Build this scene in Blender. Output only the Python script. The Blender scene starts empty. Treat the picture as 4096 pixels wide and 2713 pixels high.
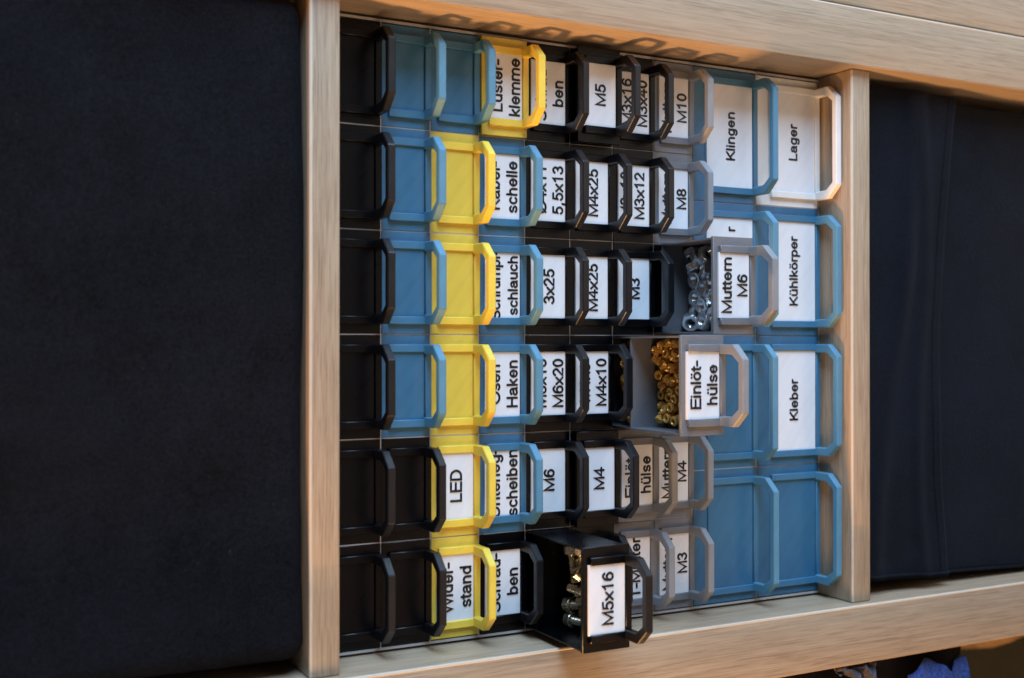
import bpy, bmesh, math, random
from mathutils import Vector, Matrix, noise
random.seed(7)
SC = bpy.context.scene
COL = SC.collection
PI = math.pi

# ------------------------------------------------------------------ camera
f_px, th, cx_, cy_, cz_, yaw, roll = 4573.2, 0.48152, -0.00525, -0.5294, 0.5198, -0.004953, 0.001946
s_, c_ = math.sin(th), math.cos(th)
M = Matrix.Rotation(yaw, 3, 'Z')
R = M @ Vector((1, 0, 0)); U = M @ Vector((0, s_, c_)); F = M @ Vector((0, c_, -s_))
R, U = R * math.cos(roll) + U * math.sin(roll), U * math.cos(roll) - R * math.sin(roll)
cd = bpy.data.cameras.new('camera'); cam = bpy.data.objects.new('camera', cd); COL.objects.link(cam)
X, Y, Z = -U, R, -F
cam.matrix_world = Matrix(((X.x, Y.x, Z.x, cx_), (X.y, Y.y, Z.y, cy_), (X.z, Y.z, Z.z, cz_), (0, 0, 0, 1)))
cd.sensor_width = 23.6; cd.lens = f_px / 4096 * 23.6
cd.clip_start = 0.01; cd.clip_end = 50
cd.dof.use_dof = True; cd.dof.focus_distance = 0.655; cd.dof.aperture_fstop = 4.5; cd.dof.aperture_blades = 7
SC.camera = cam

# ------------------------------------------------------------------ world, lamps, exposure
w = bpy.data.worlds.new("World"); SC.world = w; w.use_nodes = True
w.node_tree.nodes['Background'].inputs[0].default_value = (0.92, 0.80, 0.72, 1)
w.node_tree.nodes['Background'].inputs[1].default_value = 0.06

def area(name, loc, target, sx, sy, power, col):
    l = bpy.data.lights.new(name, 'AREA'); l.shape = 'RECTANGLE'; l.size = sx; l.size_y = sy
    l.energy = power; l.color = col
    o = bpy.data.objects.new(name, l); COL.objects.link(o); o.location = loc
    o.rotation_euler = (Vector(target) - Vector(loc)).to_track_quat('-Z', 'Y').to_euler()
    return o
area('window_light', (1.50, -0.80, 0.48), (0, 0, 0.15), 1.2, 0.9, 66.0, (0.47, 0.70, 1.0))
area('room_light', (-0.62, -0.52, 0.40), (0, 0, 0.12), 0.34, 0.34, 3.3, (1.0, 0.68, 0.43))
pl = bpy.data.lights.new('warm_lamp', 'POINT'); pl.energy = 135; pl.color = (1.0, 0.52, 0.20); pl.shadow_soft_size = 0.045
plo = bpy.data.objects.new('warm_lamp', pl); COL.objects.link(plo); plo.location = (-1.25, -0.115, 0.80)

SC.view_settings.view_transform = 'Standard'; SC.view_settings.look = 'None'
SC.view_settings.exposure = 0.0; SC.view_settings.gamma = 1.0; SC.view_settings.use_curve_mapping = False

# ------------------------------------------------------------------ materials
def newmat(name):
    m = bpy.data.materials.new(name); m.use_nodes = True
    nt = m.node_tree; b = nt.nodes['Principled BSDF']
    return m, nt, b
def N(nt, t, **k):
    n = nt.nodes.new(t)
    for a, v in k.items(): setattr(n, a, v)
    return n
def ramp(nt, stops):
    n = nt.nodes.new('ShaderNodeValToRGB'); e = n.color_ramp.elements
    while len(e) > 1: e.remove(e[-1])
    e[0].position = stops[0][0]; e[0].color = (*stops[0][1], 1)
    for p, c in stops[1:]:
        x = e.new(p); x.color = (*c, 1)
    return n
def pos(nt, scale):
    g = N(nt, 'ShaderNodeNewGeometry'); mp = N(nt, 'ShaderNodeMapping')
    mp.inputs['Scale'].default_value = scale
    nt.links.new(g.outputs['Position'], mp.inputs['Vector'])
    return mp
def noise_n(nt, mp, scale, detail=3, rough=.55, dist=0):
    n = N(nt, 'ShaderNodeTexNoise'); n.inputs['Scale'].default_value = scale
    n.inputs['Detail'].default_value = detail; n.inputs['Roughness'].default_value = rough
    n.inputs['Distortion'].default_value = dist
    nt.links.new(mp.outputs['Vector'], n.inputs['Vector']); return n

def plastic(name, col, rough=.42, metal=0.0, bump=.12, layer=(0, 0, 1), sss=0.0, spec=.45, lam=0.2, streak=.09):
    """3D-printed plastic: fine layer lines, slightly uneven gloss"""
    m, nt, b = newmat(name)
    tc = N(nt, 'ShaderNodeTexCoord')
    mp = N(nt, 'ShaderNodeMapping'); mp.inputs['Scale'].default_value = (1, 1, 1)
    nt.links.new(tc.outputs['Object'], mp.inputs['Vector'])
    big = noise_n(nt, mp, 60, 2)
    mix = N(nt, 'ShaderNodeMix', data_type='RGBA')
    mix.inputs[6].default_value = (*[c * (1 - 1.6 * streak) for c in col], 1); mix.inputs[7].default_value = (*[min(1, c * (1 + 1.6 * streak)) for c in col], 1)
    dm = N(nt, 'ShaderNodeMapping'); dm.inputs['Scale'].default_value = (.10, 1, 1)
    dr = N(nt, 'ShaderNodeMapping'); dr.inputs['Rotation'].default_value = (0, math.radians(-38), 0)
    nt.links.new(tc.outputs['Object'], dr.inputs['Vector']); nt.links.new(dr.outputs['Vector'], dm.inputs['Vector'])
    dn = noise_n(nt, dm, 170, 3)  # diagonal reflection streaks, put into base colour as well as gloss
    dq = N(nt, 'ShaderNodeMix', data_type='FLOAT'); dq.inputs[0].default_value = .7
    nt.links.new(big.outputs['Fac'], dq.inputs[2]); nt.links.new(dn.outputs['Fac'], dq.inputs[3]); big = dq
    nt.links.new(big.outputs[0], mix.inputs[0]); nt.links.new(mix.outputs[2], b.inputs['Base Color'])
    wv = N(nt, 'ShaderNodeTexWave', wave_type='BANDS', bands_direction='Z' if layer[2] else 'DIAGONAL')
    wv.inputs['Scale'].default_value = 1600 if layer[2] else 600
    wv.inputs['Distortion'].default_value = .6; wv.inputs['Detail'].default_value = 1
    nt.links.new(mp.outputs['Vector'], wv.inputs['Vector'])
    gr = noise_n(nt, mp, 1400, 2)
    ad = N(nt, 'ShaderNodeMath', operation='MULTIPLY_ADD'); ad.inputs[1].default_value = lam
    nt.links.new(wv.outputs['Fac'], ad.inputs[0]); nt.links.new(gr.outputs['Fac'], ad.inputs[2])
    bp = N(nt, 'ShaderNodeBump'); bp.inputs['Strength'].default_value = bump; bp.inputs['Distance'].default_value = .0003
    nt.links.new(ad.outputs[0], bp.inputs['Height']); nt.links.new(bp.outputs['Normal'], b.inputs['Normal'])
    rr = N(nt, 'ShaderNodeMapRange'); rr.inputs[3].default_value = rough - .07; rr.inputs[4].default_value = rough + .1
    g2 = noise_n(nt, mp, 220, 3)
    nt.links.new(dn.outputs['Fac'], rr.inputs[0]); nt.links.new(rr.outputs[0], b.inputs['Roughness'])
    b.inputs['Metallic'].default_value = metal
    b.inputs['Specular IOR Level'].default_value = spec
    return m

MAT = {}
MAT['black'] = plastic('black_plastic', (.0014, .0014, .0022), .28, bump=.03, spec=.22)
MAT['black_handle'] = plastic('black_layered_plastic', (.0042, .0040, .0055), .36, bump=.15, lam=.8, spec=.5)
MAT['blue'] = plastic('blue_plastic', (.046, .158, .265), .42)
MAT['blue_handle'] = plastic('blue_layered_plastic', (.085, .235, .345), .50, spec=.6, bump=.3, lam=.8)
MAT['grey_handle'] = plastic('silver_layered_plastic', (.27, .275, .29), .42, metal=.2, bump=.3, lam=.8)
MAT['yellow'] = plastic('yellow_plastic', (.80, .56, .065), .42)
MAT['yellow_face'] = plastic('yellow_smooth_plastic', (.66, .485, .062), .38, streak=.16)
MAT['blue_face'] = plastic('blue_smooth_plastic', (.036, .132, .232), .36, streak=.20)
MAT['grey'] = plastic('silver_plastic', (.195, .198, .213), .36, metal=.25, lam=.6, bump=.25)
MAT['white'] = plastic('white_plastic', (.74, .73, .70), .42)
MAT['label'] = plastic('white_label_plastic', (.73, .73, .74), .5, layer=(0, 0, 0), bump=.16)
MAT['letter'] = plastic('black_lettering_plastic', (.006, .006, .008), .28, bump=.05)
MAT['shell'] = plastic('light_grey_shell_plastic', (.42, .38, .35), .5)

def wood(name, axis, tint=1.0):
    """light oak laminate, grain along axis"""
    m, nt, b = newmat(name)
    sc = [1, 1, 1]; sc[axis] = .022
    mp = pos(nt, sc)
    warp = noise_n(nt, pos(nt, [1.0, 1.0, 1.0]), 9, 2)
    vm = N(nt, 'ShaderNodeVectorMath', operation='MULTIPLY_ADD')
    vm.inputs[1].default_value = tuple(0.0012 if i != axis else 0.0 for i in range(3))
    nt.links.new(warp.outputs['Color'], vm.inputs[0]); nt.links.new(mp.outputs['Vector'], vm.inputs[2])
    class W: outputs = {'Vector': vm.outputs[0]}
    bands = noise_n(nt, W, 780, 4, .72, 0)
    c1 = ramp(nt, [(.34, (.300 * tint, .218 * tint, .140 * tint)), (.50, (.372 * tint, .275 * tint, .184 * tint)), (.68, (.425 * tint, .320 * tint, .218 * tint))])
    nt.links.new(bands.outputs['Fac'], c1.inputs[0])
    # pores: short dark dashes
    sc2 = [1, 1, 1]; sc2[axis] = .028
    mp2 = pos(nt, sc2)
    vm2 = N(nt, 'ShaderNodeVectorMath', operation='MULTIPLY_ADD')
    vm2.inputs[1].default_value = tuple(0.0012 if i != axis else 0.0 for i in range(3))
    nt.links.new(warp.outputs['Color'], vm2.inputs[0]); nt.links.new(mp2.outputs['Vector'], vm2.inputs[2])
    class W2: outputs = {'Vector': vm2.outputs[0]}
    pores = noise_n(nt, W2, 1350, 3, .6)
    patch = noise_n(nt, W2, 60, 2)
    ad = N(nt, 'ShaderNodeMath', operation='MULTIPLY_ADD'); ad.inputs[1].default_value = .35
    nt.links.new(patch.outputs['Fac'], ad.inputs[0]); nt.links.new(pores.outputs['Fac'], ad.inputs[2])
    pr = ramp(nt, [(.705, (0, 0, 0)), (.80, (1, 1, 1))])
    nt.links.new(ad.outputs[0], pr.inputs[0])
    mix = N(nt, 'ShaderNodeMix', data_type='RGBA'); mix.inputs[7].default_value = (.20 * tint, .128 * tint, .08 * tint, 1)
    sc_ = N(nt, 'ShaderNodeMath', operation='MULTIPLY'); sc_.inputs[1].default_value = .5
    nt.links.new(pr.outputs['Color'], sc_.inputs[0]); nt.links.new(sc_.outputs[0], mix.inputs[0])
    nt.links.new(c1.outputs['Color'], mix.inputs[6])
    nt.links.new(mix.outputs[2], b.inputs['Base Color'])
    bp = N(nt, 'ShaderNodeBump'); bp.inputs['Strength'].default_value = .25; bp.inputs['Distance'].default_value = .0004
    iv = N(nt, 'ShaderNodeMath', operation='SUBTRACT'); iv.inputs[0].default_value = 1
    nt.links.new(ad.outputs[0], iv.inputs[1]); nt.links.new(iv.outputs[0], bp.inputs['Height'])
    nt.links.new(bp.outputs['Normal'], b.inputs['Normal'])
    b.inputs['Roughness'].default_value = .33; b.inputs['Specular IOR Level'].default_value = .5
    return m
MAT['wood_z'] = wood('oak_laminate_upright', 2)
MAT['wood_x'] = wood('oak_laminate_level', 0)

MAT['edge'] = plastic('highlight_edge_foil', (.56, .47, .37), .22, bump=.03, spec=.6)  # glossy foil made paler: the window highlight is put into its colour
def fabric(name, col, lint=.35, weave=2600, sheen=.3, spec=.16):
    m, nt, b = newmat(name)
    mp = pos(nt, (1, 1, 1))
    n1 = noise_n(nt, mp, 14, 7, .78); r1 = ramp(nt, [(.36, tuple(c * .25 for c in col)), (.64, tuple(c * 1.9 for c in col))])
    nh = noise_n(nt, mp, 620, 3, .75)
    md = N(nt, 'ShaderNodeMix', data_type='FLOAT'); md.inputs[0].default_value = .55
    nt.links.new(n1.outputs['Fac'], md.inputs[2]); nt.links.new(nh.outputs['Fac'], md.inputs[3])
    nt.links.new(md.outputs[0], r1.inputs[0])
    # lint: scattered pale specks and short fibres
    v = N(nt, 'ShaderNodeTexVoronoi'); v.inputs['Scale'].default_value = 150
    dw = noise_n(nt, mp, 60, 2)
    dv = N(nt, 'ShaderNodeVectorMath', operation='MULTIPLY_ADD'); dv.inputs[1].default_value = (.05, .05, .012)
    nt.links.new(dw.outputs['Color'], dv.inputs[0]); nt.links.new(mp.outputs['Vector'], dv.inputs[2])
    nt.links.new(dv.outputs[0], v.inputs['Vector'])
    n3 = noise_n(nt, mp, 900, 2)
    dd = N(nt, 'ShaderNodeMath', operation='MULTIPLY_ADD'); dd.inputs[1].default_value = .22
    nt.links.new(n3.outputs['Fac'], dd.inputs[0]); nt.links.new(v.outputs['Distance'], dd.inputs[2])
    rl = ramp(nt, [(.155, (1, 1, 1)), (.20, (0, 0, 0))]); nt.links.new(dd.outputs[0], rl.inputs[0])
    n2 = noise_n(nt, mp, 26, 3); r2 = ramp(nt, [(.38, (0, 0, 0)), (.80, (1, 1, 1))]); nt.links.new(n2.outputs['Fac'], r2.inputs[0])
    mu = N(nt, 'ShaderNodeMath', operation='MULTIPLY'); nt.links.new(rl.outputs['Color'], mu.inputs[0]); nt.links.new(r2.outputs['Color'], mu.inputs[1])
    m2 = N(nt, 'ShaderNodeMath', operation='MULTIPLY'); m2.inputs[1].default_value = lint; nt.links.new(mu.outputs[0], m2.inputs[0])
    mix = N(nt, 'ShaderNodeMix', data_type='RGBA'); mix.inputs[7].default_value = (.055, .058, .068, 1)
    nt.links.new(m2.outputs[0], mix.inputs[0]); nt.links.new(r1.outputs['Color'], mix.inputs[6]); nt.links.new(mix.outputs[2], b.inputs['Base Color'])
    wx = noise_n(nt, mp, weave * .5, 3, .7)
    bp = N(nt, 'ShaderNodeBump'); bp.inputs['Strength'].default_value = .9; bp.inputs['Distance'].default_value = .0008
    nt.links.new(wx.outputs['Fac'], bp.inputs['Height']); nt.links.new(bp.outputs['Normal'], b.inputs['Normal'])
    b.inputs['Roughness'].default_value = .9; b.inputs['Specular IOR Level'].default_value = spec
    b.inputs['Sheen Weight'].default_value = sheen; b.inputs['Sheen Roughness'].default_value = .5
    b.inputs['Sheen Tint'].default_value = (.5, .6, .8, 1)
    return m
MAT['fab'] = fabric('black_box_fabric', (.0046, .0053, .0078), lint=.5, sheen=.01, spec=.08)
MAT['fab2'] = fabric('black_flap_fabric', (.0026, .0040, .0075), lint=.4, sheen=.04, spec=.12)
MAT['thread'] = plastic('navy_thread', (.005, .0065, .011), .6)
MAT['cloth'] = fabric('lit_blue_cloth', (.022, .048, .18), lint=.1, weave=1500, sheen=.1)
MAT['shadedcloth'] = fabric('shaded_blue_cloth', (.004, .0038, .006), lint=.1, weave=1500, sheen=.02)  # shaded part of the blue cloth, fold shadow put into the colour
MAT['greycloth'] = fabric('grey_frayed_cloth', (.035, .030, .034), lint=.3, weave=1200)
MAT['rug'] = fabric('dark_green_rug', (.0040, .0056, .0036), lint=.2, weave=700)

def metal(name, col, rough, met=1.0):
    m, nt, b = newmat(name)
    mp = pos(nt, (1, 1, 1)); n = noise_n(nt, mp, 260, 3)
    rr = N(nt, 'ShaderNodeMapRange'); rr.inputs[3].default_value = rough - .08; rr.inputs[4].default_value = rough + .14
    nt.links.new(n.outputs['Fac'], rr.inputs[0]); nt.links.new(rr.outputs[0], b.inputs['Roughness'])
    r = ramp(nt, [(.3, tuple(c * .7 for c in col)), (.65, col)]); nt.links.new(n.outputs['Fac'], r.inputs[0])
    nt.links.new(r.outputs['Color'], b.inputs['Base Color']); b.inputs['Metallic'].default_value = met
    return m
MAT['zinc'] = metal('zinc_steel', (.88, .90, .92), .20, .86)
MAT['brass'] = metal('brass', (1.0, .58, .14), .25, .45)
MAT['nickel'] = metal('nickel_steel', (.90, .82, .64), .24, .9)
def flat(name, col, rough=.8, var=.12, sc=6):
    m, nt, b = newmat(name); n = noise_n(nt, pos(nt, (1, 1, 1)), sc, 4)
    r = ramp(nt, [(.3, tuple(c * (1 - var) for c in col)), (.7, tuple(c * (1 + var) for c in col))])
    nt.links.new(n.outputs['Fac'], r.inputs[0]); nt.links.new(r.outputs['Color'], b.inputs['Base Color'])
    b.inputs['Roughness'].default_value = rough; return m
MAT['wall'] = flat('painted_wall', (.30, .27, .24))
MAT['floor'] = flat('wood_floor', (.82, .70, .52), .6, .30, 40)

# ------------------------------------------------------------------ helpers
def link(name, me, mats, parent=None, loc=(0, 0, 0), rot=(0, 0, 0)):
    o = bpy.data.objects.new(name, me); COL.objects.link(o)
    if mats and not me.materials:
        for m in (mats if isinstance(mats, (list, tuple)) else [mats]): me.materials.append(m)
    o.location = loc; o.rotation_euler = rot
    if parent is not None: o.parent = parent
    return o
def empty(name, loc, label, cat, group=None, rot=(0, 0, 0)):
    o = bpy.data.objects.new(name, None); COL.objects.link(o); o.location = loc; o.rotation_euler = rot
    o.empty_display_size = .01; tag(o, label, cat, group); return o
def tag(o, label, cat, group=None):
    o['label'] = label; o['category'] = cat
    if group: o['group'] = group
def bm_box(bm, x0, x1, y0, y1, z0, z1, bev=0, seg=1):
    t = bmesh.new(); bmesh.ops.create_cube(t, size=1)
    for v in t.verts:
        v.co = Vector(((x0 + x1) / 2 + v.co.x * (x1 - x0), (y0 + y1) / 2 + v.co.y * (y1 - y0), (z0 + z1) / 2 + v.co.z * (z1 - z0)))
    if bev: bmesh.ops.bevel(t, geom=t.edges[:], offset=bev, segments=seg, profile=.5, affect='EDGES')
    me = bpy.data.meshes.new('tmp'); t.to_mesh(me); t.free(); bm.from_mesh(me); bpy.data.meshes.remove(me)
def tomesh(bm, name, smooth=False, angle=None):
    me = bpy.data.meshes.new(name); bmesh.ops.recalc_face_normals(bm, faces=bm.faces[:]); bm.to_mesh(me); bm.free()
    if smooth or angle is not None:
        me.polygons.foreach_set('use_smooth', [True] * len(me.polygons))
        if angle is not None: me.set_sharp_from_angle(angle=angle)
    return me
CACHE = {}
def cached(key, fn):
    if key not in CACHE: CACHE[key] = fn()
    return CACHE[key]
def box_me(name, *a, bev=0, seg=1):
    bm = bmesh.new(); bm_box(bm, *a, bev=bev, seg=seg); return tomesh(bm, name, angle=math.radians(40) if bev else None)

# ------------------------------------------------------------------ shelf unit
W = .1675; H = .335; TB = .0155; PT = .0365; D = .39; RB = .006
ZB, ZT = -TB - H, H + TB + H
unit = empty('shelf_unit', (0, 0, ZB - .038), 'light oak cube shelf unit holding the drawer organiser and two black boxes', 'shelf')
def upart(name, x0, x1, y0, y1, z0, z1, mat, bev=.0012, label=None):
    me = box_me(name, x0, x1, y0, y1, z0 - (ZB - .038), z1 - (ZB - .038), bev=bev, seg=3)
    o = link(name, me, MAT[mat], unit)
    if label: o['label'] = label
    return o
upart('side_panel', W, W + PT, 0, D, ZB - .037, ZT + .037, 'wood_z')
upart('side_panel', -W - PT, -W, 0, D, ZB - .037, ZT + .037, 'wood_z')
upart('shelf_board', -W + .0001, W - .0001, RB, D - .004, H, H + TB, 'wood_x', .0011)
upart('shelf_board', -W + .0001, W - .0001, RB, D - .004, -TB, 0, 'wood_x', .0011)
upart('shelf_board', -W + .0001, W - .0001, .001, D - .004, ZT, ZT + .037, 'wood_x')
upart('shelf_board', -W + .0001, W - .0001, .001, D - .004, ZB - .037, ZB, 'wood_x')
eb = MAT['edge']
def band(x0, x1, y0, y1, z0, z1):  # pale strips added as highlights, only on edges that catch the light
    link('edge_highlight', box_me('edge_highlight', x0, x1, y0, y1, z0 - (ZB - .038), z1 - (ZB - .038), bev=.0009, seg=3), eb, unit)
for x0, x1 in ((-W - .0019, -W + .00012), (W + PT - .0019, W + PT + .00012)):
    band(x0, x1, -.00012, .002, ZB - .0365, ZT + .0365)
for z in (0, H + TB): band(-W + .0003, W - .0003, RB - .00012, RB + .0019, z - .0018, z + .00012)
nb = link('neighbour_shelf_panel', box_me('neighbour_shelf_panel', -.018, .018, 0, D, 0, ZT - ZB + .074, bev=.0008, seg=3), MAT['wood_z'],
          loc=(W + PT + .0012 + .018, .0015, ZB - .037))
tag(nb, 'oak panel of the next shelf unit behind the thin seam at the top edge', 'shelf panel')

# room shell
def struct(name, me, mat, loc=(0, 0, 0)):
    o = link(name, me, MAT[mat], loc=loc); o['kind'] = 'structure'; return o
FZ = ZB - .038
struct('floor', box_me('floor', -2.6, 2.6, -2.6, .60, -.05, 0), 'floor', (0, 0, FZ - .0005))
struct('wall', box_me('wall', -2.6, 2.6, 0, .05, 0, 2.4), 'wall', (0, .46, FZ))

# ------------------------------------------------------------------ organiser shell (drawer cabinet)
Y0 = .0345
XL, PITCH = -.1642, .05469
ZR = [.3315, .3028, .2745, .2456, .2169, .1877, .1589, .1301, .1017]   # tops of the small rows, last = top of the first large row
ZA = [.1017, .0525, .0015]
org = empty('drawer_cabinet', (0, Y0, 0), 'light grey printed cabinet holding all the small drawers inside the shelf', 'drawer cabinet')
def opart(name, x0, x1, y0, y1, z0, z1):
    return link(name, box_me(name, x0, x1, y0 - Y0, y1 - Y0, z0, z1), MAT['shell'], org)
YF = Y0 + .0003; YBK = .30
xr = XL + 6 * PITCH
opart('side_wall', XL - .0018, XL - .0004, YF, YBK, .0002, .3332)
opart('side_wall', xr + .0004, xr + .0018, YF, YBK, .0002, .3332)
opart('top_wall', XL - .0004, xr + .0004, YF + .0001, YBK, .3318, .3331)
opart('bottom_wall', XL - .0004, xr + .0004, YF + .0001, YBK, .0003, .0013)
opart('back_wall', XL - .0004, xr + .0004, YBK - .002, YBK, .0013, .3318)
for z in ZR[1:8]: opart('row_shelf', XL - .0004, xr + .0004, YF, YBK - .002, z - .0003, z + .0003)
opart('row_shelf', XL - .0004, xr + .0004, YF, YBK - .002, ZA[0] - .0003, ZA[0] + .0003)
opart('row_shelf', XL - .0004, xr + .0004, YF, YBK - .002, ZA[1] - .0003, ZA[1] + .0003)
for c in range(1, 6): opart('divider_wall', XL + c * PITCH - .0003, XL + c * PITCH + .0003, YF + .00015, YBK - .002, ZA[0] + .0003, .3318)
for c in range(1, 4): opart('divider_wall', XL + c * PITCH * 1.5 - .0003, XL + c * PITCH * 1.5 + .0003, YF + .00015, YBK - .002, .0013, ZA[0] - .0003)

# ------------------------------------------------------------------ drawers
G = .00028   # gap on each side of a face
MARG, RW, PF = .0053, .0042, .0023
def handle_me(w):
    """octagonal loop handle; origin at bottom centre of the face, front plane y=0"""
    hw = w / 2 - MARG
    half = [(hw, .0006), (hw, -.0116), (hw - .0077, -.0198)]
    inn = [(hw - .0098, -.0157), (hw - .0054, -.0098), (hw - .0052, .0006)]
    outer = half + [(-x, y) for x, y in half[::-1]]
    inner = [(-x, y) for x, y in inn[::-1]] + inn
    loop = outer + inner
    bm = bmesh.new(); T = .0045
    lo = [bm.verts.new((x, y, .0002)) for x, y in loop]; hi = [bm.verts.new((x, y, T)) for x, y in loop]
    n = 6
    def strip(vs):
        for i in range(5): bm.faces.new((vs[i], vs[i + 1], vs[11 - i - 1], vs[11 - i]))
    strip(lo); strip(hi)
    for i in range(12):
        j = (i + 1) % 12; bm.faces.new((lo[i], lo[j], hi[j], hi[i]))
    bmesh.ops.recalc_face_normals(bm, faces=bm.faces[:])
    ed = [e for e in bm.edges if len(e.link_faces) == 2 and e.calc_face_angle(0) > .3]
    bmesh.ops.bevel(bm, geom=ed, offset=.00050, segments=1, profile=.5, affect='EDGES')
    return tomesh(bm, 'handle', angle=math.radians(15))
def tray_me(w, h, depth, div):
    bm = bmesh.new(); hw = w / 2 - .0009; t = .0009; top = h - .0006
    y0 = .0021
    bm_box(bm, -hw, -hw + t, y0, depth, .0012, top); bm_box(bm, hw - t, hw, y0, depth, .0012, top)
    bm_box(bm, -hw + t, hw - t, y0, depth, .0012, .0021)
    bm_box(bm, -hw + t, hw - t, depth - t, depth, .0021, top)
    return tomesh(bm, 'tray')
# words: a rounded single-stroke alphabet (the lettering is printed as beads of plastic); units: 1/1000 em, cap height 716
def A(cx, cy, rx, ry, a0, a1):
    n = max(4, int(abs(a1 - a0) / 20))
    return [(cx + rx * math.cos(math.radians(a0 + (a1 - a0) * i / n)), cy + ry * math.sin(math.radians(a0 + (a1 - a0) * i / n))) for i in range(n + 1)]
def dot(x, y): return [(x - 4, y), (x + 4, y)]
GL = {
 'l': (222, [[(111, 50), (111, 666)]]), 'i': (222, [[(111, 50), (111, 469)], dot(111, 640)]),
 't': (278, [[(130, 600), (130, 150)] + A(205, 135, 75, 82, 190, 280), [(30, 469), (235, 469)]]),
 'r': (333, [[(110, 50), (110, 469)], A(245, 330, 135, 138, 180, 68)]),
 'n': (556, [[(115, 50), (115, 469)], A(278, 310, 163, 158, 180, 0) + [(441, 50)]]),
 'm': (833, [[(110, 50), (110, 469)], A(263, 320, 153, 148, 180, 0) + [(416, 50)], A(570, 320, 153, 148, 180, 0) + [(723, 50)]]),
 'u': (556, [[(115, 469)] + A(278, 208, 163, 158, 180, 360), [(441, 469), (441, 50)]]),
 'h': (556, [[(115, 50), (115, 666)], A(278, 310, 163, 158, 180, 0) + [(441, 50)]]),
 'b': (556, [[(115, 50), (115, 666)], A(284, 260, 170, 208, 0, 360)]), 'd': (556, [[(441, 50), (441, 666)], A(271, 260, 170, 208, 0, 360)]),
 'p': (556, [[(115, -165), (115, 469)], A(284, 260, 170, 208, 0, 360)]),
 'g': (556, [[(441, 469)] + A(275, -5, 166, 155, 0, -150), A(271, 260, 170, 208, 0, 360)]),
 'o': (556, [A(278, 260, 180, 208, 0, 360)]),
 'a': (556, [A(270, 345, 160, 123, 160, 0) + [(430, 130), (465, 50)], [(430, 300), (245, 268)] + A(230, 160, 135, 108, 95, 275) + [(360, 85), (430, 160)]]),
 's': (500, [A(250, 365, 145, 104, 22, 270) + A(250, 157, 155, 104, 90, -158)[1:]]),
 'c': (500, [A(275, 260, 175, 208, 42, 318)]), 'e': (556, [[(104, 265), (456, 265)] + A(280, 260, 178, 208, 5, 325)]),
 'k': (500, [[(115, 50), (115, 666)], [(400, 469), (115, 200)], [(215, 295), (425, 50)]]),
 'x': (500, [[(60, 469), (440, 50)], [(440, 469), (60, 50)]]),
 'f': (278, [[(120, 50)] + A(215, 570, 95, 96, 180, 78), [(30, 469), (235, 469)]]),
 ',': (278, [[(139, 60), (108, -75)]]), '-': (333, [[(50, 265), (283, 265)]]),
 'L': (556, [[(115, 666), (115, 50), (480, 50)]]), 'K': (667, [[(115, 50), (115, 666)], [(570, 666), (115, 250)], [(270, 390), (600, 50)]]),
 'H': (722, [[(120, 50), (120, 666)], [(600, 50), (600, 666)], [(120, 370), (600, 370)]]),
 'E': (667, [[(590, 666), (125, 666), (125, 50), (600, 50)], [(125, 370), (560, 370)]]),
 'D': (722, [[(125, 50), (125, 666)] + A(330, 358, 285, 308, 90, -90) + [(125, 50)]]),
 'M': (833, [[(110, 50), (110, 666), (416, 80), (722, 666), (722, 50)]]), 'T': (611, [[(305, 50), (305, 666)], [(50, 666), (560, 666)]]),
 'S': (667, [A(333, 512, 220, 154, 20, 270) + A(333, 204, 235, 154, 90, -160)[1:]]),
 'U': (722, [[(120, 666)] + A(360, 250, 240, 200, 180, 360) + [(600, 666)]]),
 'W': (944, [[(40, 666), (255, 60), (472, 640), (690, 60), (905, 666)]]), 'O': (778, [A(389, 358, 320, 308, 0, 360)]),
 '0': (556, [A(278, 358, 178, 308, 0, 360)]), '1': (556, [[(150, 520), (310, 666), (310, 50)]]),
 '2': (556, [A(275, 490, 172, 176, 165, -28) + [(90, 50), (465, 50)]]),
 '3': (556, [A(262, 515, 158, 151, 160, -90) + A(262, 208, 185, 158, 90, -160)[1:]]),
 '4': (556, [[(370, 50), (370, 666), (60, 215), (500, 215)]]),
 '5': (556, [[(450, 666), (165, 666), (125, 375)] + A(268, 245, 185, 195, 130, -155)]),
 '6': (556, [A(280, 240, 178, 190, 0, 360), A(305, 340, 205, 326, 45, 190)]),
 '8': (556, [A(278, 512, 148, 154, 0, 360), A(278, 208, 180, 158, 0, 360)]),
}
GL['ü'] = (556, GL['u'][1] + [dot(190, 640), dot(366, 640)]); GL['ö'] = (556, GL['o'][1] + [dot(190, 640), dot(366, 640)])
GL['Ö'] = (778, GL['O'][1] + [dot(300, 800), dot(478, 800)]); GL['Ø'] = (778, GL['O'][1] + [[(110, 60), (668, 656)]])
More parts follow.
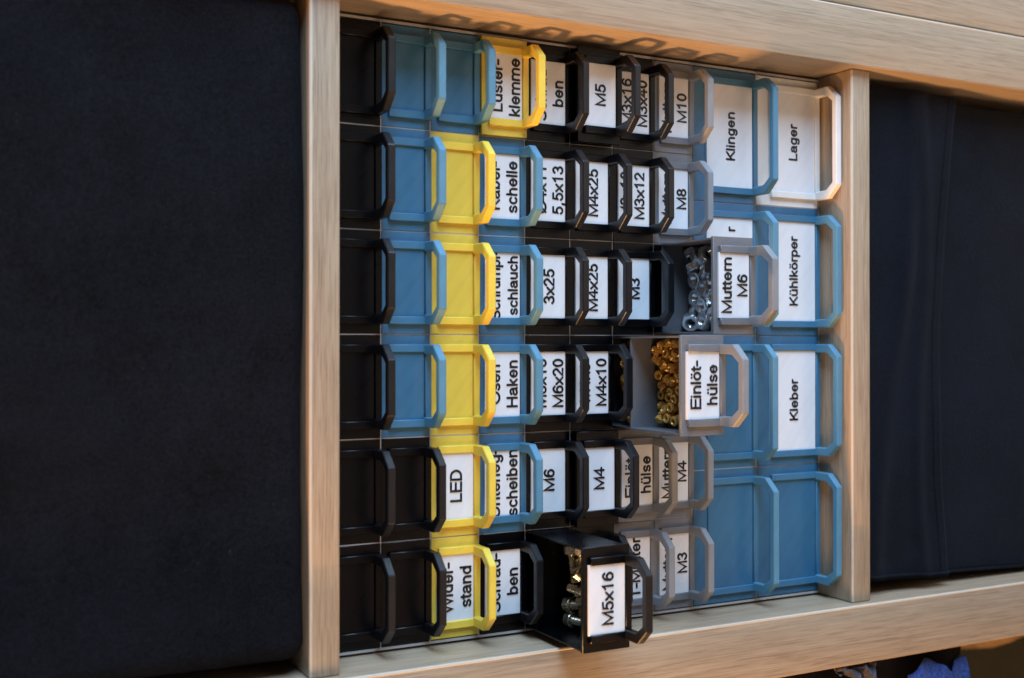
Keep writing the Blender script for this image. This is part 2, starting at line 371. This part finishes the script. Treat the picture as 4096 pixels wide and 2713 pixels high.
def lines_me(lines, base, cap):
    """beads of plastic standing .55 mm proud of the label"""
    bm = bmesh.new(); k = cap / 716
    hw, ht = 64 * k * (1.0 if cap > .0066 else 1.04), .00055
    for txt, (zc, xc) in zip(lines, base):
        tot = sum(GL[c][0] for c in txt) * .955; x0 = -tot / 2
        for ch in txt:
            adv, strokes = GL[ch]
            for st in strokes:
                P = [Vector((xc + (x0 + p[0]) * k, zc + p[1] * k)) for p in st]
                P = [p for i, p in enumerate(P) if i == 0 or (p - P[i - 1]).length > 1e-6]
                closed = (P[0] - P[-1]).length < 1e-5
                if closed: P = P[:-1]
                n = len(P); sec = []
                for i, p in enumerate(P):
                    if closed: dp, dn = (P[i] - P[i - 1]).normalized(), (P[(i + 1) % n] - P[i]).normalized()
                    else:
                        dp = (P[i] - P[i - 1]).normalized() if i else (P[1] - P[0]).normalized()
                        dn = (P[i + 1] - P[i]).normalized() if i < n - 1 else dp
                    m_ = (dp + dn)
                    m_ = m_.normalized() if m_.length > .2 else dn
                    sc = min(1 / max(.3, m_.dot(dn)), 1.7)
                    nr = Vector((-m_.y, m_.x))
                    if not closed and i == 0:
                        for t in (1, .8, .45): sec.append((p - dn * hw * t, nr, math.sqrt(max(.0004, 1 - t * t)), math.sqrt(max(.0004, 1 - t * t)) ** .5))
                    sec.append((p, nr, sc, 1))
                    if not closed and i == n - 1:
                        for t in (.45, .8, 1): sec.append((p + dn * hw * t, nr, math.sqrt(max(.0004, 1 - t * t)), math.sqrt(max(.0004, 1 - t * t)) ** .5))
                rings = []
                for p, nr, sc, hh in sec:
                    rings.append([bm.verts.new((p.x + nr.x * hw * sc * a, -ht * b * hh, p.y + nr.y * hw * sc * a)) for a, b in ((-1, -.1), (-.93, .6), (-.6, .95), (0, 1.05), (.6, .95), (.93, .6), (1, -.1))])
                m = len(rings)
                for i in range(m if closed else m - 1):
                    q, r_ = rings[i], rings[(i + 1) % m]
                    for j in range(6): bm.faces.new((q[j], q[j + 1], r_[j + 1], r_[j]))
            x0 += adv * .955
    return tomesh(bm, 'lettering', smooth=True)

def drawer(x, ztop, zbot, colour, label, group, lines=None, y=Y0, wide=False, b2=.0054, spacing=.0109, cap=.0070, opened=False, tx=0):
    w = PITCH * (1.5 if wide else 1); h = ztop - zbot
    jit = 0 if opened else random.uniform(-.0004, .0003)
    d = empty('drawer', (x, y + jit, zbot), label, 'drawer', group, rot=(0, 0, 0 if opened else math.radians(random.uniform(-.22, .22))))
    mt = MAT[colour]; key = (colour, wide, round(h, 4))
    hw = w / 2 - G; ftop = .0108 if wide else .0039
    fh = h - ftop       # top of the rails
    link('face_plate', cached(('face',) + key, lambda: box_me('face_plate', -hw, hw, 0, .0021, G, h - G, bev=.00022)), MAT.get(colour + '_face', mt), d)
    ow = w / 2 - MARG
    def railL(): return box_me('side_rail', -ow, -ow + RW, -PF, .0003, .0001, fh, bev=.00035)
    def railR(): return box_me('side_rail', ow - RW, ow, -PF, .0003, .0001, fh, bev=.00035)
    link('side_rail', cached(('rl',) + key, railL), mt, d); link('side_rail', cached(('rr',) + key, railR), mt, d)
    link('bottom_rail', cached(('br',) + key, lambda: box_me('bottom_rail', -ow + RW - .0004, ow - RW + .0004, -PF + .0001, .0003, .0002, .0038, bev=.0003)), mt, d)
    link('handle', cached(('ha', colour, wide), lambda: handle_me(w)), MAT.get(colour + '_handle', mt), d, (0, -PF + .0005, 0))
    link('tray', cached(('tr',) + key, lambda: tray_me(w, h, .10, .049)), mt, d)
    if opened:
        link('inner_divider', cached(('dv',) + key, lambda: box_me('inner_divider', -w / 2 + .0018, w / 2 - .0018, .049, .0499, .0021, h - .0009)), mt, d)
    if lines:
        lp = link('label_plate', cached(('lp', wide, round(h, 4)), lambda: box_me('label_plate', -ow + RW - .0003, ow - RW + .0003, -.0012, .0001, .0040, fh + .0007, bev=.0001)), MAT['label'], d)
        if len(lines) == 1: base = [(((fh + .0038) / 2 - cap / 2), tx)]
        else: base = [(b2 + spacing, tx), (b2, tx)]
        link('lettering', lines_me(lines, base, cap), MAT['letter'], lp, (0, -.00115, 0))
    else:
        # blank insert in the drawer's own colour
        link('blank_insert', cached(('bi',) + key, lambda: box_me('blank_insert', -ow + RW - .0003, ow - RW + .0003, -.0009, .0001, .0040, fh - .0001, bev=.0001)), MAT.get(colour + '_face', mt), d)
    return d

ORD = ['first', 'second', 'third', 'fourth', 'fifth', 'sixth', 'seventh', 'eighth']
# line = horizontal line of drawers in the photo, counted from its top; entries run left to right
B, BL, YE, GR = 'black', 'blue', 'yellow', 'grey'
LINES = [
 [(B,), (BL,), (BL,), (YE, ['Lüster-', 'klemme'], dict(y=Y0 - .0026)), (B, ['Schrau-', 'ben']), (B, ['M5'], dict(y=Y0 - .0082)), (B, ['M3x16', 'M3x40']), (GR, ['Muttern', 'M10'])],
 [(B,), (BL,), (YE,), (BL, ['Kabel-', 'schelle']), (B, ['Ø4x11', '5,5x13']), (B, ['M4x25']), (B, ['M3x10', 'M3x12'], dict(b2=.0076, spacing=.0098)), (GR, ['Muttern', 'M8'])],
 [(B,), (BL,), (YE,), (BL, ['Schrumpf-', 'schlauch'], dict(cap=.0063)), (B, ['3x25']), (B, ['M4x25']), (B, ['M3']), (GR, ['Muttern', 'M6'], dict(y=-.0225, opened=True))],
 [(B,), (BL,), (YE,), (BL, ['Ösen', 'Haken']), (B, ['M6x16', 'M6x20']), (B, ['M4x6', 'M4x10']), (GR, ['Einlöt-', 'hülse'], dict(y=-.0322, opened=True)), (GR,)],
 [(B,), (B,), (YE, ['LED']), (BL, ['Unterleg-', 'scheiben']), (B, ['M6']), (B, ['M4'], dict(y=Y0 - .0065)), (GR, ['Einlöt-', 'hülse'], dict(y=Y0 - .0035)), (GR, ['Muttern', 'M4'])],
 [(B,), (B,), (YE, ['Wider-', 'stand']), (B, ['Schrau-', 'ben']), (B, ['M5x16'], dict(y=-.0272, opened=True)), (B,), (GR, ['T-Mutter'], dict(y=Y0 - .0005)), (GR, ['Muttern', 'M3'])],
]
SPECIAL = {
 (1, 4): 'yellow drawer labelled Lüster-klemme, fourth in the top line of drawers',
 (1, 5): 'black drawer labelled Schrau-ben directly right of the Lüster-klemme drawer',
 (1, 6): 'black drawer labelled M5, standing slightly proud in the top line',
 (1, 7): 'black drawer with a two-line label M3x16 and M3x40',
 (1, 8): 'grey drawer whose white label ends in M10',
 (2, 4): 'blue drawer with white label ending in schelle',
 (2, 5): 'black drawer with white label ending in 5,5x13',
 (2, 6): 'black drawer labelled M4x25, second line of drawers from the top',
 (2, 7): 'black drawer with white label ending in M3x12',
 (2, 8): 'grey drawer whose white label ends in M8',
 (3, 4): 'blue drawer with white label ending in schlauch',
 (3, 5): 'black drawer with white label reading 3x25',
 (3, 6): 'black drawer labelled M4x25, third line of drawers from the top',
 (3, 7): 'black drawer labelled M3 beside the pulled out drawer of nuts',
 (3, 8): 'pulled out grey drawer labelled Muttern M6, full of steel nuts',
 (4, 4): 'blue drawer with white label ending in Haken',
 (4, 5): 'black drawer with white label ending in M6x20',
 (4, 6): 'black drawer with white label ending in M4x10',
 (4, 7): 'pulled out grey drawer labelled Einlöt-hülse, full of brass inserts',
 (4, 8): 'closed grey drawer hidden behind the pulled out drawer of brass inserts',
 (5, 3): 'yellow drawer with white label reading LED',
 (5, 4): 'blue drawer with white label ending in scheiben',
 (5, 5): 'black drawer with white label reading just M6',
 (5, 6): 'black drawer with white label reading just M4',
 (5, 7): 'closed grey drawer with white label ending in hülse',
 (5, 8): 'closed grey drawer with white label ending in M4',
 (6, 3): 'yellow drawer with white label ending in stand',
 (6, 4): 'black drawer ending in ben, in the bottom line of drawers',
 (6, 5): 'pulled out black drawer labelled M5x16 with screws inside',
 (6, 6): 'closed black drawer mostly hidden behind the open M5x16 drawer',
 (6, 7): 'grey drawer with one-line T- label right of the open M5x16 drawer',
 (6, 8): 'grey drawer whose white label ends in M3',
}
for li, row in enumerate(LINES):
    x = XL + (5 - li + .5) * PITCH
    for ri, ent in enumerate(row):
        kw = dict(ent[2]) if len(ent) > 2 else {}
        colour = ent[0]; txt = ent[1] if len(ent) > 1 else None
        lab = SPECIAL.get((li + 1, ri + 1))
        if not lab:
            line = 'top' if li == 0 else 'bottom' if li == 5 else ORD[li]
            place = 'beside the left shelf board' if ri == 0 else ORD[ri] + ' from the left'
            lab = f'blank {colour} drawer {place} in the {line} line of drawers'
        drawer(x, ZR[ri], ZR[ri + 1], colour, lab, 'small drawers in the cabinet', txt, **kw)
BIG = [
 [('blue', ['Klingen'], 'large blue drawer with white label reading Klingen'), ('white', ['Lager'], 'large all-white drawer labelled Lager')],
 [('blue', ['r'], 'large blue labelled drawer partly hidden behind the open Muttern M6 drawer'), ('blue', ['Kühlkörper'], 'large blue drawer with white label reading Kühlkörper')],
 [('blue', None, 'large blank blue drawer left of the Kleber drawer'), ('blue', ['Kleber'], 'large blue drawer with white label reading Kleber')],
 [('blue', None, 'large blank blue drawer in the bottom line, left one of two'), ('blue', None, 'large blank blue drawer in the lower right corner of the cabinet')],
]
for li, row in enumerate(BIG):
    x = XL + (3 - li + .5) * PITCH * 1.5
    for ri, (colour, txt, lab) in enumerate(row):
        drawer(x, ZA[ri], ZA[ri + 1], colour, lab, 'large drawers in the cabinet', txt, wide=True, cap=.0069, tx=.0245 if txt == ['r'] else 0)

# ------------------------------------------------------------------ hardware
def lathe_ring(bm, prof, seg, radf=None):
    rings = []
    for j, (r, z) in enumerate(prof):
        rings.append([bm.verts.new(((r * (radf(j, k) if radf else 1)) * math.cos(2 * PI * k / seg), (r * (radf(j, k) if radf else 1)) * math.sin(2 * PI * k / seg), z)) for k in range(seg)])
    for a, b in zip(rings, rings[1:]):
        for k in range(seg): bm.faces.new((a[k], a[(k + 1) % seg], b[(k + 1) % seg], b[k]))
    return rings
def nut_me():
    """M6 hex nut lying flat, centred; chamfered corners and a ribbed threaded bore"""
    seg = 36; R0 = .0050; H2 = .0025; bm = bmesh.new()
    def hexr(k):
        a = (2 * PI * k / seg) % (PI / 3) - PI / 6
        return R0 / math.cos(a)
    prof = []; ch = .00075
    pts = []
    def ring(fn, z): return [bm.verts.new((fn(k) * math.cos(2 * PI * k / seg), fn(k) * math.sin(2 * PI * k / seg), z)) for k in range(seg)]
    ri = .0026; rings = []
    nth = 5
    for j in range(nth * 2 + 1):
        z = -H2 + .0005 + (2 * H2 - .001) * j / (nth * 2)
        rings.append(ring(lambda k, j=j: ri + (.0004 if j % 2 else 0), z))
    rings.insert(0, ring(lambda k: .0034, -H2)); rings.append(ring(lambda k: .0034, H2))
    rings.append(ring(lambda k: .0048, H2))
    rings.append(ring(lambda k: hexr(k), H2 - ch * max(0.0, 1) if False else H2 - .0002))
    for k in range(seg):   # chamfer the corners on the rim
        e = hexr(k) - R0; rings[-1][k].co.z = H2 - .0002 - e * .75
    rings.append(ring(lambda k: hexr(k), -H2 + .0002))
    for k in range(seg):
        e = hexr(k) - R0; rings[-1][k].co.z = -H2 + .0002 + e * .75
    rings.append(ring(lambda k: .0048, -H2))
    rings.append(rings[0])
    for a, b in zip(rings, rings[1:]):
        for k in range(seg): bm.faces.new((a[k], a[(k + 1) % seg], b[(k + 1) % seg], b[k]))
    return tomesh(bm, 'hex_nut', angle=math.radians(18))
def insert_me():
    """knurled brass heat-set insert: two bands of slanted teeth, groove between, threaded bore"""
    seg = 72; bm = bmesh.new(); L = .0028
    rings = []
    def ring(fn, z): return [bm.verts.new((fn(k) * math.cos(2 * PI * k / seg), fn(k) * math.sin(2 * PI * k / seg), z)) for k in range(seg)]
    def tooth(k, sh): return .00265 + .00015 * (1 if ((k + sh) % 4) < 2 else -1)
    rings.append(ring(lambda k: .0021, -L))
    for z, sh in ((-L + .0001, 0), (-L + .0008, 1), (-L + .0015, 2), (-L + .0021, 3)): rings.append(ring(lambda k, sh=sh: tooth(k, sh), z))
    rings.append(ring(lambda k: .0019, -L + .0023)); rings.append(ring(lambda k: .0019, -L + .0029))
    for z, sh in ((L - .0023, 3), (L - .0017, 2), (L - .0010, 1), (L - .0004, 0)): rings.append(ring(lambda k, sh=sh: tooth(k, sh), z))
    rings.append(ring(lambda k: .0021, L))
    rings.append(ring(lambda k: .0017, L))
    for j in range(9):
        z = L - .0003 - (2 * L - .0006) * j / 8
        rings.append(ring(lambda k, j=j: .0015 - (.00022 if j % 2 else 0), z))
    rings.append(ring(lambda k: .0017, -L)); rings.append(rings[0])
    for a, b in zip(rings, rings[1:]):
        for k in range(seg): bm.faces.new((a[k], a[(k + 1) % seg], b[(k + 1) % seg], b[k]))
    return tomesh(bm, 'brass_insert', angle=math.radians(30))
def screw_parts():
    """M5x16 socket head cap screw, axis +Z, head top at z=0"""
    bm = bmesh.new(); seg = 24; hr = .00425; hh = .0050
    rings = lathe_ring(bm, [(.0023, 0), (.0037, 0), (hr, -.0005), (hr, -hh + .0003), (hr - .0003, -hh), (.0026, -hh)], seg)
    # hexagonal socket
    def ring(fn, z): return [bm.verts.new((fn(k) * math.cos(2 * PI * k / seg), fn(k) * math.sin(2 * PI * k / seg), z)) for k in range(seg)]
    def hx(k): a = (2 * PI * k / seg) % (PI / 3) - PI / 6; return .0020 / math.cos(a)
    s1 = ring(hx, -.0002); s2 = ring(hx, -.0025)
    for a, b in ((s1, rings[0]), (s2, s1)):
        for k in range(seg): bm.faces.new((a[k], a[(k + 1) % seg], b[(k + 1) % seg], b[k]))
    bm.faces.new(s2)
    head = tomesh(bm, 'head', angle=math.radians(35))
    bm = bmesh.new(); prof = [(.0024, -hh + .0002)]; n = 20
    for j in range(n * 2 + 1):
        prof.append((.00245 if j % 2 == 0 else .00205, -hh - .0006 - .0150 * j / (n * 2)))
    prof.append((.0018, -hh - .0160))
    r = lathe_ring(bm, prof, 16); bm.faces.new(r[-1])
    return head, tomesh(bm, 'threaded_shaft', angle=math.radians(60))

ZN = .1301 - .0284 + .0021     # floor of the nut tray
nme = nut_me()
NUTS = [ # x, y, z, tilt about x, tilt about y, spin, label
 (.0324, .0180, .0072, .10, -.15, .1, 'steel nut lying flat, topmost of the flat column nearest the back'),
 (.0272, .0090, .0078, -.12, .10, .4, 'steel nut lying flat in the front column, upper one with its bore in view'),
 (.0218, .0175, .0070, .12, .05, .0, 'steel nut lying flat in the back column, directly below the topmost flat one'),
 (.0170, .0098, .0080, -.05, -.08, .5, 'steel nut lying flat in the front column beside the label letters'),
 (.0128, .0185, .0060, .2, .1, .2, 'steel nut half under its neighbours near the lower end of the drawer'),
 (.0078, .0100, .0076, .05, .22, .3, 'steel nut flat at the lower end beside the tilted one'),
 (.0078, .0205, .0092, .55, -.75, .3, 'steel nut tipped up against the divider at the lower end'),
 (.0482, .0215, .0072, .0, 1.50, .55, 'steel nut on edge in the upper corner next to the divider'),
 (.0464, .0140, .0080, 1.50, .0, .52, 'steel nut on edge showing two faces, second from the divider'),
 (.0468, .0068, .0078, 1.45, .2, .2, 'steel nut on edge next to the front plate at the upper end'),
 (.0395, .0185, .0082, .1, 1.55, .5, 'steel nut on edge with its sides showing, below the upper group'),
 (.0378, .0075, .0085, -.35, .2, .1, 'steel nut tilted beside the front plate with bright bore rings'),
 (.0335, .0020, .0062, .1, .1, .7, None), (.0222, .0015, .0064, -.1, .1, .2, None), (.0115, .0010, .0062, .1, -.1, .9, None),
 (.0415, .0250, .0028, .1, .1, .7, None), (.0295, .0243, .0028, 0, 0, .2, None), (.0170, .0245, .0026, 0, .1, .9, None),
]
for x, y, z, a, b, s, lab in NUTS:
    o = link('hex_nut', nme, MAT['zinc'], loc=(x, y, ZN + z), rot=(a, b, s))
    tag(o, lab or 'steel nut mostly hidden under the other nuts of the drawer', 'nut', 'steel nuts in the open Muttern M6 drawer')

ime = insert_me()
ZI = .1589 - .0288 + .0021
pts = []
tries = 0
while tries < 9000 and len(pts) < 105:
    tries += 1
    y = random.uniform(-.0065, .0132); x = random.uniform(-.0500, -.0048)
    zt = .0088 - .0012 * math.sin(x * 150)
    z = random.choice((.0027, .0060, zt, zt))
    p = Vector((x, y, z))
    if all((p - q).length > .0053 for q in pts): pts.append(p)
n1 = len(pts); tries = 0
while tries < 3000 and len(pts) < n1 + 38:
    tries += 1
    p = Vector((random.uniform(-.0500, -.0048), random.uniform(.0215, .036), random.choice((.009, .013, .0175))))
    if all((p - q).length > .0053 for q in pts): pts.append(p)
for i, p in enumerate(pts):
    if random.random() < .45: rot = (random.gauss(0, .3), random.gauss(0, .3), random.uniform(0, 6))
    else: rot = (PI / 2 + random.gauss(0, .35), random.gauss(0, .3), random.uniform(0, 6))
    o = link('brass_insert', ime, MAT['brass'], loc=(p.x, p.y, ZI + p.z), rot=rot)
    tag(o, 'small knurled brass insert among the heap in the open Einlöt-hülse drawer', 'threaded insert', 'brass inserts in the open drawer')

hme, sme = screw_parts()
ZS = .2169 - .0292 + .0021
def screw(x, y, z, direction, lab):
    """x,y,z = centre of head top; direction = where the head points"""
    q = Vector(direction).normalized().to_track_quat('Z', 'Y')
    e = empty('socket_head_screw', (x, y, ZS + z), lab, 'screw', 'screws in the open M5x16 drawer')
    e.rotation_euler = q.to_euler()
    link('head', hme, MAT['nickel'], e); link('threaded_shaft', sme, MAT['nickel'], e)
screw(-.1160, .0150, .0090, (1, .12, .05), 'screw at the upper end with its shaft pointing down the photo')
screw(-.1145, .0050, .0080, (1, -.1, .1), 'screw head peeping out beside the front plate at the upper end')
screw(-.1290, .0075, .0110, (.75, .3, .9), 'screw with its head standing up in the middle of the heap')
screw(-.1395, -.0060, .0085, (0, -1, -.05), 'screw whose shaft end points at the back of the drawer')
screw(-.1440, -.0105, .0065, (.1, -1, 0), 'smaller looking shaft end just below the middle of the heap')
screw(-.1492, .0180, .0100, (-.1, 1, .25), 'screw with its dark head to the back, second from the lower end')
screw(-.1575, .0178, .0090, (-.05, 1, .12), 'screw with a bright ring round its head at the lower end')
screw(-.1250, .0160, .0040, (.3, 1, .1), 'screw buried under the other screws near the divider')
screw(-.1400, .0150, .0030, (1, .1, 0), 'screw lying low in the gap of the heap')
# loose screw seen through the gap above the M5 drawer
screw_loose = None

# ------------------------------------------------------------------ fabric boxes
def rounded_box_me(name, x0, x1, y0, y1, z0, z1, r, step, disp=None, warp=None):
    bm = bmesh.new()
    nx, ny, nz = [max(4, int((b - a) / step)) for a, b in ((x0, x1), (y0, y1), (z0, z1))]
    def grid(n, a, b):
        # denser near both ends so that the rounding is smooth
        g = [a + (b - a) * i / n for i in range(n + 1)]
        extra = [a + r * t for t in (.15, .3, .5, .7, .85, 1)] + [b - r * t for t in (.15, .3, .5, .7, .85, 1)]
        g = sorted(set([v for v in g if v <= a or v >= b or (v > a + r * 1.2 and v < b - r * 1.2)] + extra)); return g
    gx, gy, gz = grid(nx, x0, x1), grid(ny, y0, y1), grid(nz, z0, z1)
    inner = ((x0 + r, x1 - r), (y0 + r, y1 - r), (z0 + r, z1 - r)); cache = {}
    def V(p):
        k = tuple(round(c, 7) for c in p)
        if k in cache: return cache[k]
        P = Vector(p); Q = Vector([min(max(p[i], inner[i][0]), inner[i][1]) for i in range(3)])
        n = (P - Q).normalized(); co = Q + n * r
        if disp: co = co + n * disp(co, n)
        if warp: co = warp(co)
        cache[k] = bm.verts.new(co); return cache[k]
    def face(ga, gb, fn):
        for i in range(len(ga) - 1):
            for j in range(len(gb) - 1):
                bm.faces.new((V(fn(ga[i], gb[j])), V(fn(ga[i + 1], gb[j])), V(fn(ga[i + 1], gb[j + 1])), V(fn(ga[i], gb[j + 1]))))
    face(gx, gz, lambda a, b: (a, y0, b)); face(gx, gz, lambda a, b: (a, y1, b))
    face(gy, gz, lambda a, b: (x0, a, b)); face(gy, gz, lambda a, b: (x1, a, b))
    face(gx, gy, lambda a, b: (a, b, z0)); face(gx, gy, lambda a, b: (a, b, z1))
    return tomesh(bm, name, smooth=True)
def nz3(p, s, o=0): return noise.noise(Vector((p[0] * s + o, p[1] * s, p[2] * s)))
def dispU(co, n): return .0016 * nz3(co, 9) + .0005 * nz3(co, 30, 5)
bx = link('fabric_storage_box', rounded_box_me('fabric_storage_box', -.1585, .1640, 0, .35, 0, .318, .0095, .006, dispU), MAT['fab'], loc=(0, .0085, H + TB + .0008))
tag(bx, 'large black fabric box filling the left part of the photo', 'storage box')

# lower box, leaning a little
YL = .021
def warpL(co):
    z = co.z
    xl = -.1584 + (z + .0292) * .037; xrr = .1622 + (z + .029) * .020
    t = (co.x + .16) / .32
    return Vector((xl + (xrr - xl) * t, co.y, co.z))
lowbox = empty('fabric_storage_box', (0, YL, ZB), 'black fabric box with a stitched flap in the right part of the photo', 'storage box')
LB = Vector((0, YL, ZB))
me = rounded_box_me('box_body', -.16, .16, YL + .001, YL + .34, ZB + .001, -.018, .005, .008, lambda c, n: .0015 * nz3(c, 8) + .0004 * nz3(c, 40, 3), warpL)
me.transform(Matrix.Translation(-LB)); link('box_body', me, MAT['fab2'], lowbox)
def edge_z(x):
    # lower edge of the flap: lowest at both ends, higher in the middle
    t = x / .16
    return -.0855 - .0090 * max(0, t) ** 1.4 * 1.9 - .0075 * max(0, -t) ** 2
def flap_pt(u, v, th=0):
    """u across 0..1, v down 0..1"""
    x = -.1600 + .3200 * u; zt = -.0178; zb = edge_z(x); z = zt + (zb - zt) * v
    y = YL - .0022 - .0030 * v - .0022 * v * v
    # soft folds running across the flap
    y -= .0042 * math.exp(-((z + .048 + .010 * math.sin((x + .02) * 14) + x * .05) / .0075) ** 2) * (.6 + .6 * nz3((x, 0, 0), 13))
    y -= .0018 * math.exp(-((z + .071 + .004 * math.sin(x * 22)) / .005) ** 2)
    y -= .0014 * nz3((x, 0, z * 2.2), 16)
    co = warpL(Vector((x, y + th, z))); return co
bm = bmesh.new(); NU, NV = 90, 40
fr = [[bm.verts.new(flap_pt(i / NU, j / NV)) for j in range(NV + 1)] for i in range(NU + 1)]
bk = [[bm.verts.new(flap_pt(i / NU, j / NV, .0014)) for j in range(NV + 1)] for i in range(NU + 1)]
for i in range(NU):
    for j in range(NV):
        bm.faces.new((fr[i][j], fr[i + 1][j], fr[i + 1][j + 1], fr[i][j + 1])); bm.faces.new((bk[i][j], bk[i][j + 1], bk[i + 1][j + 1], bk[i + 1][j]))
    bm.faces.new((fr[i][NV], fr[i + 1][NV], bk[i + 1][NV], bk[i][NV])); bm.faces.new((fr[i][0], bk[i][0], bk[i + 1][0], fr[i + 1][0]))
for j in range(NV):
    bm.faces.new((fr[0][j], fr[0][j + 1], bk[0][j + 1], bk[0][j])); bm.faces.new((fr[NU][j], bk[NU][j], bk[NU][j + 1], fr[NU][j + 1]))
me = tomesh(bm, 'flap', smooth=True); me.transform(Matrix.Translation(-LB)); link('flap', me, MAT['fab2'], lowbox)
bm = bmesh.new()
n = 118
for i in range(n):   # stitches along the flap's lower edge
    u0 = (i + .12) / n; u1 = (i + .80) / n
    x = -.16 + .32 * (u0 + u1) / 2
    v = 1 - .0066 / (-.0178 - edge_z(x))
    a = flap_pt(u0, v); b_ = flap_pt(u1, v); m_ = (a + b_) / 2 + Vector((0, -.0007, 0))
    pr = []
    for p in (a, m_, b_):
        pr.append([bm.verts.new(p + Vector(q)) for q in ((0, -.0004, 0), (0, 0, .0003), (0, .0003, 0), (0, 0, -.0003))])
    for q, r_ in zip(pr, pr[1:]):
        for k in range(4): bm.faces.new((q[k], q[(k + 1) % 4], r_[(k + 1) % 4], r_[k]))
me = tomesh(bm, 'stitching'); me.transform(Matrix.Translation(-LB)); o = link('stitching', me, MAT['fab2'], lowbox)
# hem along the flap's and the box's left edge
bm = bmesh.new()
def tube(bm, pts, r, seg=8):
    rings = []
    for i, p in enumerate(pts):
        d = (pts[min(i + 1, len(pts) - 1)] - pts[max(i - 1, 0)]).normalized()
        a = d.cross(Vector((0, 1, 0))).normalized(); b2 = d.cross(a)
        rings.append([bm.verts.new(p + a * r * math.cos(2 * PI * k / seg) + b2 * r * math.sin(2 * PI * k / seg)) for k in range(seg)])
    for q, r_ in zip(rings, rings[1:]):
        for k in range(seg): bm.faces.new((q[k], q[(k + 1) % seg], r_[(k + 1) % seg], r_[k]))
    bm.faces.new(rings[0]); bm.faces.new(rings[-1])
tube(bm, [flap_pt(.008, j / 24) + Vector((0, -.0002, 0)) for j in range(25)], .0012)
me = tomesh(bm, 'side_hem', smooth=True); me.transform(Matrix.Translation(-LB)); link('side_hem', me, MAT['fab2'], lowbox)
bm = bmesh.new(); tube(bm, [warpL(Vector((-.1585, YL + .0016, -.09 - .25 * j / 30))) for j in range(31)], .0014)
me = tomesh(bm, 'edge_seam', smooth=True); me.transform(Matrix.Translation(-LB)); link('edge_seam', me, MAT['fab2'], lowbox)

# ------------------------------------------------------------------ things beyond the left side of the unit
def cloth_me(name, fn, nu, nv, th=.0015):
    bm = bmesh.new()
    A = [[bm.verts.new(fn(i / nu, j / nv)) for j in range(nv + 1)] for i in range(nu + 1)]
    Bk = [[bm.verts.new(Vector(fn(i / nu, j / nv)) + Vector((0, th, 0))) for j in range(nv + 1)] for i in range(nu + 1)]
    for i in range(nu):
        for j in range(nv):
            bm.faces.new((A[i][j], A[i + 1][j], A[i + 1][j + 1], A[i][j + 1])); bm.faces.new((Bk[i][j], Bk[i][j + 1], Bk[i + 1][j + 1], Bk[i + 1][j]))
        bm.faces.new((A[i][nv], A[i + 1][nv], Bk[i + 1][nv], Bk[i][nv])); bm.faces.new((A[i][0], Bk[i][0], Bk[i + 1][0], A[i + 1][0]))
    for j in range(nv):
        bm.faces.new((A[0][j], A[0][j + 1], Bk[0][j + 1], Bk[0][j])); bm.faces.new((A[nu][j], Bk[nu][j], Bk[nu][j + 1], A[nu][j + 1]))
    return tomesh(bm, name, smooth=True)
def bag(u, v):
    x = -.2045 - .16 * u; z = .05 + (-.1085 - .004 * math.sin(u * 12) - .05) * v
    y = .021 + .006 * math.sin(z * 95 + 1.2 + x * 30) + .004 * nz3((x, 0, z), 34) - .02 * u
    return Vector((x, y, z))
cl = link('shaded_cloth', cloth_me('shaded_cloth', bag, 50, 60), MAT['shadedcloth']); tag(cl, 'shaded blue cloth hanging beside the shelf at the lower right edge of the photo', 'cloth')
EDGE = [(-.0550, -.0153), (-.0655, -.0092), (-.0735, -.0070), (-.0850, -.0118), (-.0925, -.0175), (-.1000, -.0118), (-.1065, -.0095), (-.1085, -.0100)]
def blue(u, v):
    t = u * (len(EDGE) - 1); i = min(int(t), len(EDGE) - 2); q = t - i; q = q * q * (3 - 2 * q) if i < 6 else q
    z = EDGE[i][0] + (EDGE[i + 1][0] - EDGE[i][0]) * (t - i); dx = EDGE[i][1] + (EDGE[i + 1][1] - EDGE[i][1]) * q
    x = -.2045 + dx - .14 * v
    y = .008 + .005 * v + .0022 * math.sin(z * 230) - .004 * math.sin(min(1, v * 9) * PI / 2) + .0012 * nz3((x, 0, z), 90)
    return Vector((x, y, z + .0045 - .004 * v))
cl = link('lit_blue_cloth', cloth_me('lit_blue_cloth', blue, 70, 50), MAT['cloth']); tag(cl, 'lit part of the blue cloth with a wavy outline over the shaded part', 'cloth')  # same cloth: piece cut to the outline of its lit patch
def rag(u, v):
    z = .014 - .030 * v; w_ = .45 + .75 * v
    x = -.2050 - .0105 * u * w_ - .003 * nz3((u, v, 0), 3)
    y = .003 + .0022 * math.sin(z * 420 + u * 5) + .003 * nz3((x, 0, z), 150)
    return Vector((x, y, z + .003 * nz3((x, 1, z), 120)))
rg = link('grey_frayed_cloth', cloth_me('grey_frayed_cloth', rag, 30, 40, .0012), MAT['greycloth']); tag(rg, 'frayed grey cloth edge peeping out beside the shelf, left of the blue cloth', 'cloth')
bm = bmesh.new(); pts_ = []
for i in range(20):   # wavy edge nearest the shelf, then the far corners
    t = i / 19; y = .46 * t - .05
    pts_.append((-.306 + (.254 - y) * .46 + .006 * math.sin(t * 31) + .003 * math.sin(t * 77), y))
pts_ += [(-1.1, .42), (-1.1, -.6), (.1, -.6)]
top = [bm.verts.new((x, y, .012)) for x, y in pts_]; bot = [bm.verts.new((x, y, 0)) for x, y in pts_]
bm.faces.new(top); bm.faces.new(bot[::-1])
for i in range(len(top)): bm.faces.new((top[i], top[(i + 1) % len(top)], bot[(i + 1) % len(top)], bot[i]))
rug = link('rug', tomesh(bm, 'rug'), MAT['rug'], loc=(0, 0, FZ)); tag(rug, 'dark green rug on the floor beyond the lower right corner', 'rug')
